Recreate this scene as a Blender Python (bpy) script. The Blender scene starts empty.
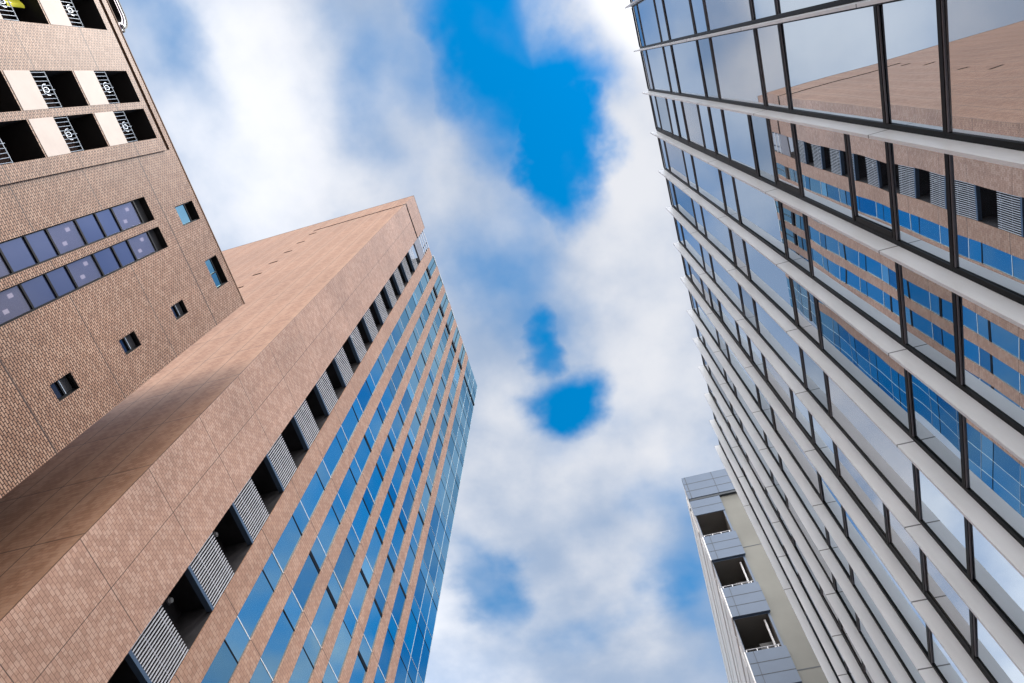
import bpy, math, random
from mathutils import Matrix, Vector

random.seed(11)
sc = bpy.context.scene
COL = sc.collection
EYE = 1.6                      # eye height, the ground is z = 0

# ------------------------------------------------------------------ camera
cam_d = bpy.data.cameras.new('camera')
cam = bpy.data.objects.new('camera', cam_d)
COL.objects.link(cam)
cam_d.sensor_width = 36.0
cam_d.lens = 675.9124 * 36.0 / 1024.0
cam_d.clip_end = 6000
el, yaw, roll = 1.19047234, -0.35421664, 0.07936415
ca, sa, cb, sb = math.cos(el), math.sin(el), math.cos(yaw), math.sin(yaw)
F = Vector((sb * ca, cb * ca, sa))
r0 = Vector((cb, -sb, 0)); u0 = r0.cross(F)
R = math.cos(roll) * r0 + math.sin(roll) * u0
U = -math.sin(roll) * r0 + math.cos(roll) * u0
cam.matrix_world = Matrix(((R.x, U.x, -F.x, 0), (R.y, U.y, -F.y, 0), (R.z, U.z, -F.z, EYE), (0, 0, 0, 1)))
sc.camera = cam

# ------------------------------------------------------------------ light and exposure
sc.view_settings.view_transform = 'Standard'
sc.view_settings.look = 'None'
sc.view_settings.exposure = 0.55
sc.view_settings.gamma = 1.0
sc.view_settings.use_curve_mapping = False
try:
    sc.cycles.use_denoising = True
    sc.cycles.max_bounces = 8
    sc.cycles.glossy_bounces = 5
    sc.cycles.transparent_max_bounces = 8
    sc.cycles.caustics_reflective = True
    sc.cycles.blur_glossy = 1.0
    sc.cycles.caustics_refractive = False
    sc.cycles.sample_clamp_indirect = 6
except Exception:
    pass

SUN_DIR = Vector((0.46, -0.22, 0.86)).normalized()       # towards the sun
sun_d = bpy.data.lights.new('sun', 'SUN')
sun_d.energy = 2.0
sun_d.angle = math.radians(12)
sun_d.color = (1.0, 0.93, 0.84)
sun = bpy.data.objects.new('sun', sun_d)
COL.objects.link(sun)
sun.rotation_euler = SUN_DIR.to_track_quat('Z', 'Y').to_euler()
sun.location = (0, -30, 120)

world = bpy.data.worlds.new('World')
sc.world = world
world.use_nodes = True
wt = world.node_tree
wt.nodes.clear()


class NT:
    """tiny helper for writing node graphs"""
    def __init__(s, tree):
        s.t = tree

    def n(s, typ, **kw):
        nd = s.t.nodes.new(typ)
        for k, v in kw.items():
            setattr(nd, k, v)
        return nd

    def put(s, sock, v):
        if isinstance(v, bpy.types.NodeSocket):
            s.t.links.new(v, sock)
        elif v is not None:
            sock.default_value = v

    def m(s, op, a, b=None, c=None, clamp=False):
        nd = s.n('ShaderNodeMath', operation=op, use_clamp=clamp)
        s.put(nd.inputs[0], a); s.put(nd.inputs[1], b)
        if c is not None:
            s.put(nd.inputs[2], c)
        return nd.outputs[0]

    def vm(s, op, a, b=None, scale=None):
        nd = s.n('ShaderNodeVectorMath', operation=op)
        s.put(nd.inputs[0], a)
        if b is not None:
            s.put(nd.inputs[1], b)
        if scale is not None:
            s.put(nd.inputs['Scale'], scale)
        return nd.outputs['Value'] if op in ('LENGTH', 'DOT_PRODUCT', 'DISTANCE') else nd.outputs[0]

    def xyz(s, x, y, z):
        nd = s.n('ShaderNodeCombineXYZ')
        s.put(nd.inputs[0], x); s.put(nd.inputs[1], y); s.put(nd.inputs[2], z)
        return nd.outputs[0]

    def sep(s, v):
        nd = s.n('ShaderNodeSeparateXYZ')
        s.put(nd.inputs[0], v)
        return nd.outputs

    def noise(s, v, scale, detail=4, rough=0.55, col=False, dist=0.0):
        nd = s.n('ShaderNodeTexNoise')
        s.put(nd.inputs['Vector'], v)
        nd.inputs['Scale'].default_value = scale
        nd.inputs['Detail'].default_value = detail
        nd.inputs['Roughness'].default_value = rough
        nd.inputs['Distortion'].default_value = dist
        return nd.outputs['Color'] if col else nd.outputs['Fac']

    def mr(s, v, a, b, c=0.0, d=1.0, smooth=True):
        nd = s.n('ShaderNodeMapRange')
        nd.interpolation_type = 'SMOOTHSTEP' if smooth else 'LINEAR'
        s.put(nd.inputs['Value'], v)
        for i, q in zip(('From Min', 'From Max', 'To Min', 'To Max'), (a, b, c, d)):
            s.put(nd.inputs[i], q)
        return nd.outputs[0]

    def mix(s, f, a, b, blend='MIX'):
        nd = s.n('ShaderNodeMix', data_type='RGBA', blend_type=blend)
        s.put(nd.inputs['Factor'], f)
        s.put(nd.inputs[6], a); s.put(nd.inputs[7], b)
        return nd.outputs[2]


def rgb(r, g, b):
    return (r, g, b, 1.0)


def srgb(r, g, b):
    f = lambda c: c / 12.92 if c <= 0.04045 else ((c + 0.055) / 1.055) ** 2.4
    return (f(r / 255), f(g / 255), f(b / 255), 1.0)


w = NT(wt)
tc = w.n('ShaderNodeTexCoord')
dx, dy, dz = w.sep(tc.outputs['Generated'])
zc = w.m('MAXIMUM', dz, 0.14)
px = w.m('DIVIDE', dx, zc)
py = w.m('DIVIDE', dy, zc)
p = w.xyz(px, py, 0.0)
wn = w.noise(p, 2.6, 5, 0.55, col=True)
wn2 = w.noise(p, 9.0, 4, 0.55, col=True)
pw = w.vm('ADD', p, w.vm('SCALE', w.vm('SUBTRACT', wn, (0.5, 0.5, 0.5)), scale=0.20))
pw = w.vm('ADD', pw, w.vm('SCALE', w.vm('SUBTRACT', wn2, (0.5, 0.5, 0.5)), scale=0.10))
wn3 = w.noise(p, 26.0, 4, 0.6, col=True)
pw = w.vm('ADD', pw, w.vm('SCALE', w.vm('SUBTRACT', wn3, (0.5, 0.5, 0.5)), scale=0.022))


def hole(cx, cy, ax, ay, soft, strength, ang=0.0):
    """a gap in the cloud sheet: centre on the cloud plane, half sizes, softness of its rim"""
    v = w.vm('SUBTRACT', pw, (cx, cy, 0))
    if ang:
        nd = w.n('ShaderNodeVectorRotate', rotation_type='Z_AXIS')
        w.put(nd.inputs['Vector'], v)
        nd.inputs['Angle'].default_value = ang
        v = nd.outputs[0]
    v = w.vm('MULTIPLY', v, (1 / ax, 1 / ay, 0))
    l = w.vm('LENGTH', v)
    return w.mr(l, 1.0 - soft, 1.0 + soft, strength, 0.0)


SKY_HOLES = [
    (-0.026, -0.050, 0.112, 0.190, 0.75, 1.05, -0.20),
    (-0.006, 0.120, 0.078, 0.115, 0.55, 1.00, -0.2),
    (-0.170, 0.020, 0.140, 0.200, 0.95, 0.48, 0.0),
    (-0.110, 0.270, 0.110, 0.200, 0.95, 0.50, 0.0),
    (-0.085, 0.500, 0.075, 0.075, 0.85, 1.00, -0.3),
    (-0.105, 0.395, 0.036, 0.060, 0.90, 0.85, 0.0),
    (-0.060, 0.560, 0.130, 0.100, 0.95, 0.36, 0.0),
    (-0.500, -0.200, 0.060, 0.200, 0.8, 0.52, 0.3),
    (-0.320, 0.830, 0.060, 0.150, 0.8, 0.62, 0.1),
    (-0.190, 0.960, 0.090, 0.090, 0.9, 0.50, 0.1),
    (0.070, 0.920, 0.110, 0.240, 0.95, 0.56, 0.1),
]
gap = None
for h in SKY_HOLES:
    v = hole(*h)
    gap = v if gap is None else w.m('MAXIMUM', gap, v)
# open blue sky east of the street
east = w.mr(w.sep(pw)[0], 0.17, 0.50, 0.0, 0.80)
east = w.m('MULTIPLY', east, w.mr(w.sep(pw)[1], -0.25, 0.2, 0.0, 1.0))
east = w.m('MULTIPLY', east, w.mr(w.sep(pw)[0], 0.42, 0.95, 1.0, 0.45))
gap = w.m('MAXIMUM', gap, east)
fb = w.noise(p, 6.0, 7, 0.42)
fb2 = w.noise(w.vm('ADD', p, (3.1, 1.7, 0.4)), 4.0, 6, 0.52)
gap = w.m('ADD', gap, w.m('MULTIPLY', w.m('SUBTRACT', fb, 0.50), -1.30))
gap = w.m('SUBTRACT', gap, hole(-0.85, 1.15, 0.40, 0.55, 0.8, 0.35))
gap = w.mr(gap, 0.12, 0.98, 0.03, 1.0)
skyn = w.n('ShaderNodeTexSky', sky_type='NISHITA', sun_disc=False)
skyn.sun_elevation = math.asin(SUN_DIR.z)
skyn.sun_rotation = math.atan2(SUN_DIR.x, SUN_DIR.y)
skyn.altitude = 50
skyn.air_density = 1.0
skyn.dust_density = 0.4
skyn.ozone_density = 2.0
hs = w.n('ShaderNodeHueSaturation')
hs.inputs['Saturation'].default_value = 1.75
hs.inputs['Hue'].default_value = 0.487
w.put(hs.inputs['Color'], skyn.outputs[0])
bg_sky = w.n('ShaderNodeBackground')
w.put(bg_sky.inputs[0], hs.outputs[0])
bg_sky.inputs[1].default_value = 0.15
# the cloud sheet: white to blue grey, brighter towards the sun
lift = None
for h in ((-0.42, -0.06, 0.13, 0.30, 0.9, 0.25), (0.10, 0.15, 0.10, 0.22, 0.9, 0.24), (0.05, 0.46, 0.10, 0.16, 0.9, 0.22),
          (-0.33, 0.62, 0.10, 0.12, 0.9, 0.20), (-0.12, 0.93, 0.12, 0.12, 0.9, 0.20), (-0.20, 0.44, 0.05, 0.10, 0.9, 0.12), (-0.85, 1.15, 0.40, 0.55, 0.8, 0.30)):
    v = hole(*h)
    lift = v if lift is None else w.m('MAXIMUM', lift, v)
tone = w.mr(w.m('ADD', fb2, lift), 0.38, 0.86, 0.0, 1.0)
ccol = w.mix(tone, rgb(0.36, 0.46, 0.63), rgb(0.80, 0.81, 0.85))
glow = w.vm('DOT_PRODUCT', tc.outputs['Generated'], tuple(SUN_DIR))
gl = w.mr(glow, 0.90, 0.99, 0.0, 1.0)
w_left = hole(-0.46, -0.06, 0.16, 0.30, 0.9, 0.17)
cstr = w.m('ADD', 0.72, w.m('MULTIPLY', gl, 2.4))
cstr = w.m('ADD', cstr, w_left)
cstr = w.m('ADD', cstr, hole(-0.85, 1.15, 0.40, 0.55, 0.8, 0.45))
# low sky behind the photographer, out of view, brightened to light walls and fins
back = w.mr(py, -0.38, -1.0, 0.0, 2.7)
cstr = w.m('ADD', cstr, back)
bg_cl = w.n('ShaderNodeBackground')
warm = w.mr(py, -0.38, -1.0, 0.0, 1.0)
w.put(bg_cl.inputs[0], w.mix(warm, ccol, rgb(0.79, 0.77, 0.75)))
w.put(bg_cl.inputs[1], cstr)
mx = w.n('ShaderNodeMixShader')
w.put(mx.inputs[0], gap)
w.t.links.new(bg_cl.outputs[0], mx.inputs[1])
w.t.links.new(bg_sky.outputs[0], mx.inputs[2])
wo = w.n('ShaderNodeOutputWorld')
w.t.links.new(mx.outputs[0], wo.inputs[0])


# ------------------------------------------------------------------ object helpers
def tag(o, label=None, cat=None, group=None, kind=None):
    if label: o['label'] = label
    if cat: o['category'] = cat
    if group: o['group'] = group
    if kind: o['kind'] = kind
    return o


class MB:
    """collects quads, boxes and bars, then links them as one mesh object"""
    def __init__(s):
        s.v = []; s.f = []; s.mi = []; s.mats = []

    def mat(s, m):
        if m not in s.mats:
            s.mats.append(m)
        return s.mats.index(m)

    def poly(s, pts, m):
        i = len(s.v)
        s.v.extend([tuple(q) for q in pts])
        s.f.append(tuple(range(i, i + len(pts))))
        s.mi.append(s.mat(m))

    def box(s, x0, x1, y0, y1, z0, z1, m, skip=''):
        if x0 > x1: x0, x1 = x1, x0
        if y0 > y1: y0, y1 = y1, y0
        if z0 > z1: z0, z1 = z1, z0
        P = lambda a, b, c: (a, b, c)
        faces = {
            'x': [P(x0, y0, z0), P(x0, y0, z1), P(x0, y1, z1), P(x0, y1, z0)],
            'X': [P(x1, y0, z0), P(x1, y1, z0), P(x1, y1, z1), P(x1, y0, z1)],
            'y': [P(x0, y0, z0), P(x1, y0, z0), P(x1, y0, z1), P(x0, y0, z1)],
            'Y': [P(x0, y1, z0), P(x0, y1, z1), P(x1, y1, z1), P(x1, y1, z0)],
            'z': [P(x0, y0, z0), P(x0, y1, z0), P(x1, y1, z0), P(x1, y0, z0)],
            'Z': [P(x0, y0, z1), P(x1, y0, z1), P(x1, y1, z1), P(x0, y1, z1)]}
        for k, q in faces.items():
            if k not in skip:
                s.poly(q, m)

    def bar(s, a, b, r, m, sides=6):
        a = Vector(a); b = Vector(b)
        d = (b - a).normalized()
        t = d.orthogonal().normalized(); q = d.cross(t)
        ra = []; rb = []
        for k in range(sides):
            an = 2 * math.pi * k / sides
            o = (t * math.cos(an) + q * math.sin(an)) * r
            ra.append(a + o); rb.append(b + o)
        for k in range(sides):
            j = (k + 1) % sides
            s.poly([ra[k], ra[j], rb[j], rb[k]], m)
        s.poly(list(reversed(ra)), m); s.poly(rb, m)

    def wall(s, plane, pos, u0, u1, v0, v1, holes, depth, m, mrev=None, back=True, mback=None, sign=1):
        """a wall sheet facing +sign of the axis; each hole gets reveals (depth into the wall) and a back.
        hole = (ua, ub, va, vb[, depth[, reveal material[, back material or None]]])"""
        mrev = mrev or m
        def pt(u, v, d=0.0):
            q = pos - sign * d
            return (q, u, v) if plane == 'x' else (u, q, v)
        us = sorted({u0, u1, *[min(max(h[i], u0), u1) for h in holes for i in (0, 1)]})
        vs = sorted({v0, v1, *[min(max(h[i], v0), v1) for h in holes for i in (2, 3)]})
        flip = (plane == 'x' and sign < 0) or (plane == 'y' and sign > 0)
        def quad(a, b, c, d, mm):
            q = [a, b, c, d]
            if flip: q.reverse()
            s.poly(q, mm)
        for i in range(len(us) - 1):
            uc = (us[i] + us[i + 1]) / 2
            # merge runs of cells along v
            run = None
            for j in range(len(vs) - 1):
                vc = (vs[j] + vs[j + 1]) / 2
                inside = any(h[0] < uc < h[1] and h[2] < vc < h[3] for h in holes)
                if not inside:
                    run = [vs[j], vs[j + 1]] if run is None else [run[0], vs[j + 1]]
                if (inside or j == len(vs) - 2) and run is not None:
                    quad(pt(us[i], run[0]), pt(us[i + 1], run[0]), pt(us[i + 1], run[1]), pt(us[i], run[1]), m)
                    run = None
        for h in holes:
            a, b, c, e = h[:4]
            dd = h[4] if len(h) > 4 and h[4] else depth
            mr_ = h[5] if len(h) > 5 and h[5] else mrev
            mb_ = h[6] if len(h) > 6 else (mback or mr_)
            quad(pt(a, c), pt(a, e), pt(a, e, dd), pt(a, c, dd), mr_)
            quad(pt(b, c, dd), pt(b, e, dd), pt(b, e), pt(b, c), mr_)
            quad(pt(a, c, dd), pt(b, c, dd), pt(b, c), pt(a, c), mr_)
            quad(pt(a, e), pt(b, e), pt(b, e, dd), pt(a, e, dd), mr_)
            if mb_ is not None:
                quad(pt(a, c, dd), pt(b, c, dd), pt(b, e, dd), pt(a, e, dd), mb_)

    def mesh(s, name):
        me = bpy.data.meshes.new(name)
        me.from_pydata(s.v, [], s.f)
        for m in s.mats:
            me.materials.append(m)
        me.polygons.foreach_set('material_index', s.mi)
        me.update()
        return me

    def build(s, name, parent=None, loc=None):
        o = bpy.data.objects.new(name, s.mesh(name))
        COL.objects.link(o)
        if parent is not None:
            o.parent = parent
        if loc is not None:
            o.location = loc
        return o


def link_mesh(name, me, parent, loc=(0, 0, 0), rot=None):
    o = bpy.data.objects.new(name, me)
    COL.objects.link(o)
    o.parent = parent
    o.location = loc
    if rot:
        o.rotation_euler = rot
    return o


def thing(name, label, cat, loc):
    o = bpy.data.objects.new(name, None)
    o.empty_display_size = 2
    COL.objects.link(o)
    o.location = loc
    return tag(o, label, cat)


# ------------------------------------------------------------------ materials
def material(name):
    m = bpy.data.materials.new(name)
    m.use_nodes = True
    t = NT(m.node_tree)
    b = m.node_tree.nodes['Principled BSDF']
    return m, t, b


def plain(name, col, rough=0.5, metal=0.0, var=0.08, scale=1.5, spec=0.5):
    """painted or metal surface with a little uneven tone"""
    m, t, b = material(name)
    geo = t.n('ShaderNodeNewGeometry')
    nz = t.noise(geo.outputs['Position'], scale, 5, 0.6)
    f = t.mr(nz, 0.3, 0.7, 1 - var, 1 + var, smooth=False)
    c = t.mix(1.0, col, t.xyz(f, f, f), 'MULTIPLY')
    t.put(b.inputs['Base Color'], c)
    b.inputs['Roughness'].default_value = rough
    b.inputs['Metallic'].default_value = metal
    b.inputs['Specular IOR Level'].default_value = spec
    return m


def tile_mat(name, cols, mortar, tw, th, gap_, joint=None, rib=None, stagger=0.5, rough=0.45, band=None, bump=0.3, dirt=0.18, streak=0.10):
    """tiled facade: running bond tiles, uneven tile colours, movement joints.
    joint = (z0, zstep, ((axis, u0, ustep), ...), half width)"""
    m, t, b = material(name)
    geo = t.n('ShaderNodeNewGeometry')
    x, y, z = t.sep(geo.outputs['Position'])
    nx, ny, nz = t.sep(geo.outputs['Normal'])
    isx = t.m('GREATER_THAN', t.m('ABSOLUTE', nx), 0.6)
    u = t.m('ADD', t.m('MULTIPLY', y, isx), t.m('MULTIPLY', x, t.m('SUBTRACT', 1.0, isx)))
    uv = t.xyz(u, z, 0.0)
    br = t.n('ShaderNodeTexBrick')
    t.put(br.inputs['Vector'], uv)
    br.offset = stagger
    br.inputs['Scale'].default_value = 1.0
    br.inputs['Brick Width'].default_value = tw
    br.inputs['Row Height'].default_value = th
    br.inputs['Mortar Size'].default_value = gap_
    br.inputs['Mortar Smooth'].default_value = 0.15
    br.inputs['Bias'].default_value = 0.0
    br.inputs['Color1'].default_value = cols[0]
    br.inputs['Color2'].default_value = cols[1]
    br.inputs['Mortar'].default_value = mortar
    # a second, random tone for each tile
    cell = t.xyz(t.m('FLOOR', t.m('DIVIDE', u, tw)), t.m('FLOOR', t.m('DIVIDE', z, th)), 0.0)
    wn_ = t.n('ShaderNodeTexWhiteNoise', noise_dimensions='2D')
    t.put(wn_.inputs['Vector'], cell)
    third = t.mr(wn_.outputs['Value'], 0.62, 0.66)
    notm = t.m('SUBTRACT', 1.0, br.outputs['Fac'])
    c = t.mix(t.m('MULTIPLY', third, t.m('MULTIPLY', notm, 0.75)), br.outputs['Color'], cols[2])
    if rib:
        rb = t.m('PINGPONG', z, rib[0])
        rbm = t.mr(rb, 0.0, rib[0] * 0.45, rib[1], 1.0)
        c = t.mix(1.0, c, t.xyz(rbm, rbm, rbm), 'MULTIPLY')
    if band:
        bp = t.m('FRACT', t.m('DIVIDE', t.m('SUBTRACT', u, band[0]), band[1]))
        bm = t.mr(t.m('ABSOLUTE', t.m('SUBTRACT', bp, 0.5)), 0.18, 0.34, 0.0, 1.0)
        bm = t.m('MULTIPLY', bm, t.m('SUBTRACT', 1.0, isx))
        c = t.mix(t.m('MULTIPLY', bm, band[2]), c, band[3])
    # weathering
    big = t.noise(geo.outputs['Position'], 0.16, 6, 0.62)
    f = t.mr(big, 0.32, 0.7, 1 - dirt, 1 + dirt * 0.6, smooth=False)
    stn = t.noise(t.xyz(t.m('MULTIPLY', u, 1.6), t.m('MULTIPLY', z, 0.08), 0.0), 1.0, 4, 0.6)
    f2 = t.mr(stn, 0.35, 0.75, 1 + streak * .4, 1 - streak, smooth=False)
    f = t.m('MULTIPLY', f, f2)
    c = t.mix(1.0, c, t.xyz(f, f, f), 'MULTIPLY')
    if joint:
        z0, zs, axes, hw = joint
        d = t.m('ABSOLUTE', t.m('SUBTRACT', t.m('FRACT', t.m('ADD', t.m('DIVIDE', t.m('SUBTRACT', z, z0), zs), 0.5)), 0.5))
        j = t.m('LESS_THAN', t.m('MULTIPLY', d, zs), hw)
        for (ax_, a0, as_) in axes:
            du = t.m('ABSOLUTE', t.m('SUBTRACT', t.m('FRACT', t.m('ADD', t.m('DIVIDE', t.m('SUBTRACT', u, a0), as_), 0.5)), 0.5))
            ju = t.m('LESS_THAN', t.m('MULTIPLY', du, as_), hw)
            sel = isx if ax_ == 'x' else t.m('SUBTRACT', 1.0, isx)
            j = t.m('MAXIMUM', j, t.m('MULTIPLY', ju, sel))
        c = t.mix(t.m('MULTIPLY', j, 0.85), c, rgb(0.05, 0.035, 0.03))
    t.put(b.inputs['Base Color'], c)
    b.inputs['Roughness'].default_value = rough
    b.inputs['Specular IOR Level'].default_value = 0.2
    bp_ = t.n('ShaderNodeBump')
    bp_.inputs['Strength'].default_value = bump
    bp_.inputs['Distance'].default_value = 0.01
    t.put(bp_.inputs['Height'], notm)
    t.put(b.inputs['Normal'], bp_.outputs[0])
    return m


def glass_mat(name, refl, body, ior=1.9, base=0.25, wave=0.004, wscale=0.45, transp=0.0):
    """coated facade glass: mirror layer over a tinted body, very slightly wavy"""
    m = bpy.data.materials.new(name)
    m.use_nodes = True
    m.node_tree.nodes.clear()
    t = NT(m.node_tree)
    geo = t.n('ShaderNodeNewGeometry')
    nz = t.noise(geo.outputs['Position'], wscale, 2, 0.4)
    bp_ = t.n('ShaderNodeBump')
    bp_.inputs['Strength'].default_value = 1.0
    bp_.inputs['Distance'].default_value = wave
    t.put(bp_.inputs['Height'], nz)
    gl_ = t.n('ShaderNodeBsdfGlossy')
    gl_.inputs['Color'].default_value = refl
    gl_.inputs['Roughness'].default_value = 0.0
    t.put(gl_.inputs['Normal'], bp_.outputs[0])
    df = t.n('ShaderNodeBsdfDiffuse')
    df.inputs['Color'].default_value = body
    fr = t.n('ShaderNodeFresnel')
    fr.inputs['IOR'].default_value = ior
    fac = t.m('ADD', base, t.m('MULTIPLY', fr.outputs[0], 1 - base), clamp=True)
    under = df.outputs[0]
    if transp:
        tr = t.n('ShaderNodeBsdfTransparent')
        tr.inputs['Color'].default_value = body
        m1 = t.n('ShaderNodeMixShader')
        m1.inputs[0].default_value = transp
        t.t.links.new(df.outputs[0], m1.inputs[1]); t.t.links.new(tr.outputs[0], m1.inputs[2])
        under = m1.outputs[0]
    mxs = t.n('ShaderNodeMixShader')
    t.put(mxs.inputs[0], fac)
    t.t.links.new(under, mxs.inputs[1]); t.t.links.new(gl_.outputs[0], mxs.inputs[2])
    o = t.n('ShaderNodeOutputMaterial')
    t.t.links.new(mxs.outputs[0], o.inputs[0])
    return m


def lamp_mat(name, col, strength):
    m = bpy.data.materials.new(name)
    m.use_nodes = True
    m.node_tree.nodes.clear()
    t = NT(m.node_tree)
    e = t.n('ShaderNodeEmission')
    e.inputs[0].default_value = col
    e.inputs[1].default_value = strength
    o = t.n('ShaderNodeOutputMaterial')
    t.t.links.new(e.outputs[0], o.inputs[0])
    return m


A = 18.0        # distance to the facade of the brown tiled building
B = 18.5        # distance to the facade of the tall tower
C = 3.10        # distance to the fin edges of the glass building
G = 3.317       # distance to its glass
D = 22.0        # distance to the balcony building
ZF = 0.2355 * B     # storey of the tower
ZW = 1.240 * B + EYE

M = {}
M['tile_a'] = tile_mat('tile small brown', (rgb(.42, .242, .158), rgb(.32, .176, .112), rgb(.50, .315, .218)), rgb(.055, .026, .016),
                       0.215, 0.096, 0.017, joint=(1.261 * A + EYE, 0.2228 * A, (('y', -24.0, 5.2),), 0.030), bump=0.5)
M['tile_b'] = tile_mat('tile buff ribbed', (rgb(.47, .285, .205), rgb(.39, .23, .165), rgb(.53, .345, .26)), rgb(.20, .112, .08),
                       0.24, 0.150, 0.009, joint=(ZW - 0.02 * B, ZF, (('x', 0.648 * B, 4.35),), 0.016), rib=(0.031, 0.72))
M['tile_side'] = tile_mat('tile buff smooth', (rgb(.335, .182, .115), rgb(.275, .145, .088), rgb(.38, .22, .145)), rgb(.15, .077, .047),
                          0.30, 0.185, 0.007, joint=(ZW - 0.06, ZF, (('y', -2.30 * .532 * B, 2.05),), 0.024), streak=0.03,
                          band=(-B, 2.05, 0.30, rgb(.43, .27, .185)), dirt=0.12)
M['tile_rib'] = tile_mat('tile rib', (rgb(.40, .235, .16), rgb(.345, .198, .135), rgb(.445, .28, .20)), rgb(.19, .105, .07),
                         0.30, 0.185, 0.010, joint=(ZW - 0.01, ZF, (), 0.022), dirt=0.12)
M['cream'] = plain('cream parapet paint', rgb(.58, .475, .41), 0.6, var=.06)
M['reveal'] = plain('window reveal', rgb(.012, .011, .012), 0.6)  # near-black colour carries the shade seen inside the reveals
M['dark'] = plain('dark interior', rgb(.016, .014, .017), 0.8, var=.7, scale=1.2)
M['balcony_back'] = plain('balcony back wall', rgb(.10, .062, .055), .8, var=.8, scale=1.6)
M['brown'] = plain('balcony soffit brown', rgb(.20, .12, .08), 0.7)
M['black'] = plain('black frame metal', rgb(.004, .004, .005), 0.45, spec=.12)
M['steel'] = plain('pale steel', rgb(.45, .50, .56), 0.4, metal=.3)
M['slat'] = plain('louver slat', rgb(.50, .50, .53), 0.45)
M['bluegrey'] = plain('blue grey channel', rgb(.05, .08, .13), 0.45)
M['white'] = plain('white transom', rgb(.72, .72, .74), 0.4)
M['roof'] = plain('roof membrane', rgb(.25, .25, .25), 0.9, var=.2)
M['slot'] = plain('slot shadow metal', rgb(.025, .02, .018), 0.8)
M['glass_b'] = glass_mat('blue coated glass', rgb(.53, .80, .88), rgb(.008, .035, .07), 1.9, 0.60, 0.004)
M['glass_b2'] = glass_mat('blue coated glass darker', rgb(.36, .66, .80), rgb(.005, .025, .06), 1.9, 0.52, 0.006)
M['glass_b3'] = glass_mat('blue coated glass paler', rgb(.56, .84, .92), rgb(.02, .06, .10), 1.9, 0.60, 0.006)
M['glass_bl'] = glass_mat('blue glass with blind', rgb(.45, .72, .92), rgb(.12, .28, .40), 1.7, 0.30, 0.004)
M['glass_c'] = glass_mat('clear coated glass', rgb(.76, .85, .94), rgb(.03, .035, .045), 2.0, 0.62, 0.006, 0.35)
M['glass_c2'] = glass_mat('clear coated glass darker', rgb(.66, .74, .82), rgb(.02, .024, .03), 1.9, 0.50, 0.008, 0.3)
M['glass_c3'] = glass_mat('clear coated glass with blind', rgb(.76, .79, .83), rgb(.22, .22, .23), 2.0, 0.50, 0.007, 0.4)
M['glass_a'] = glass_mat('violet tinted glass', rgb(.34, .38, .55), rgb(.03, .035, .075), 1.6, 0.15, 0.004)
M['glass_av'] = glass_mat('violet vision glass', rgb(.36, .37, .50), rgb(.48, .46, .60), 1.6, 0.14, 0.004, transp=0.85)
M['glass_cy'] = glass_mat('cyan bathroom glass', rgb(.32, .52, .58), rgb(.02, .06, .08), 1.6, 0.38, 0.004)
M['glass_dk'] = glass_mat('dark window glass', rgb(.45, .52, .70), rgb(.01, .012, .02), 1.45, 0.05, 0.004)
M['room'] = plain('room wall', rgb(.25, .235, .32), 0.8)
M['lamp'] = lamp_mat('ceiling lamp glow', rgb(1.0, .90, .84), 0.55)


def fin_mat():
    m, t, b = material('white fin panel')
    geo = t.n('ShaderNodeNewGeometry')
    x, y, z = t.sep(geo.outputs['Position'])
    nz = t.noise(t.xyz(t.m('MULTIPLY', x, 2), t.m('MULTIPLY', y, 2), t.m('MULTIPLY', z, .5)), 1.2, 5, .6)
    f = t.mr(nz, .3, .72, .86, 1.04, smooth=False)
    per = 1.238 * C
    d = t.m('ABSOLUTE', t.m('SUBTRACT', t.m('FRACT', t.m('ADD', t.m('DIVIDE', t.m('SUBTRACT', z, 2.335 * C + EYE), per), .5)), .5))
    j = t.m('LESS_THAN', t.m('MULTIPLY', d, per), 0.011)
    c = t.mix(1.0, rgb(.89, .92, .96), t.xyz(f, f, f), 'MULTIPLY')
    c = t.mix(t.m('MULTIPLY', j, .85), c, rgb(.06, .06, .07))
    t.put(b.inputs['Base Color'], c)
    b.inputs['Roughness'].default_value = .38
    return m


M['fin'] = fin_mat()
M['fin_grey'] = plain('grey end wall', rgb(.40, .42, .44), .6)
M['mauve'] = plain('mauve metal', rgb(.22, .17, .24), .4)
M['lgrey'] = plain('light grey frame', rgb(.42, .44, .48), .45)
M['dgrey'] = plain('grey screen panel', rgb(.17, .17, .20), .5)
M['panel_d'] = plain('blue grey panel', rgb(.080, .118, .185), .45, var=.05)
M['line_d'] = plain('panel joint', rgb(.05, .06, .075), .7)
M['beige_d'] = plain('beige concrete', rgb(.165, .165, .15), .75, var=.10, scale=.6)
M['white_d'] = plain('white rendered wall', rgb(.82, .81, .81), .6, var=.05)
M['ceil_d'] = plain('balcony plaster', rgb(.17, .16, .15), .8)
M['door_d'] = plain('dark balcony door', rgb(.02, .02, .022), .4)
M['yellow'] = plain('yellow cloth', rgb(.75, .68, .04), .8)


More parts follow.
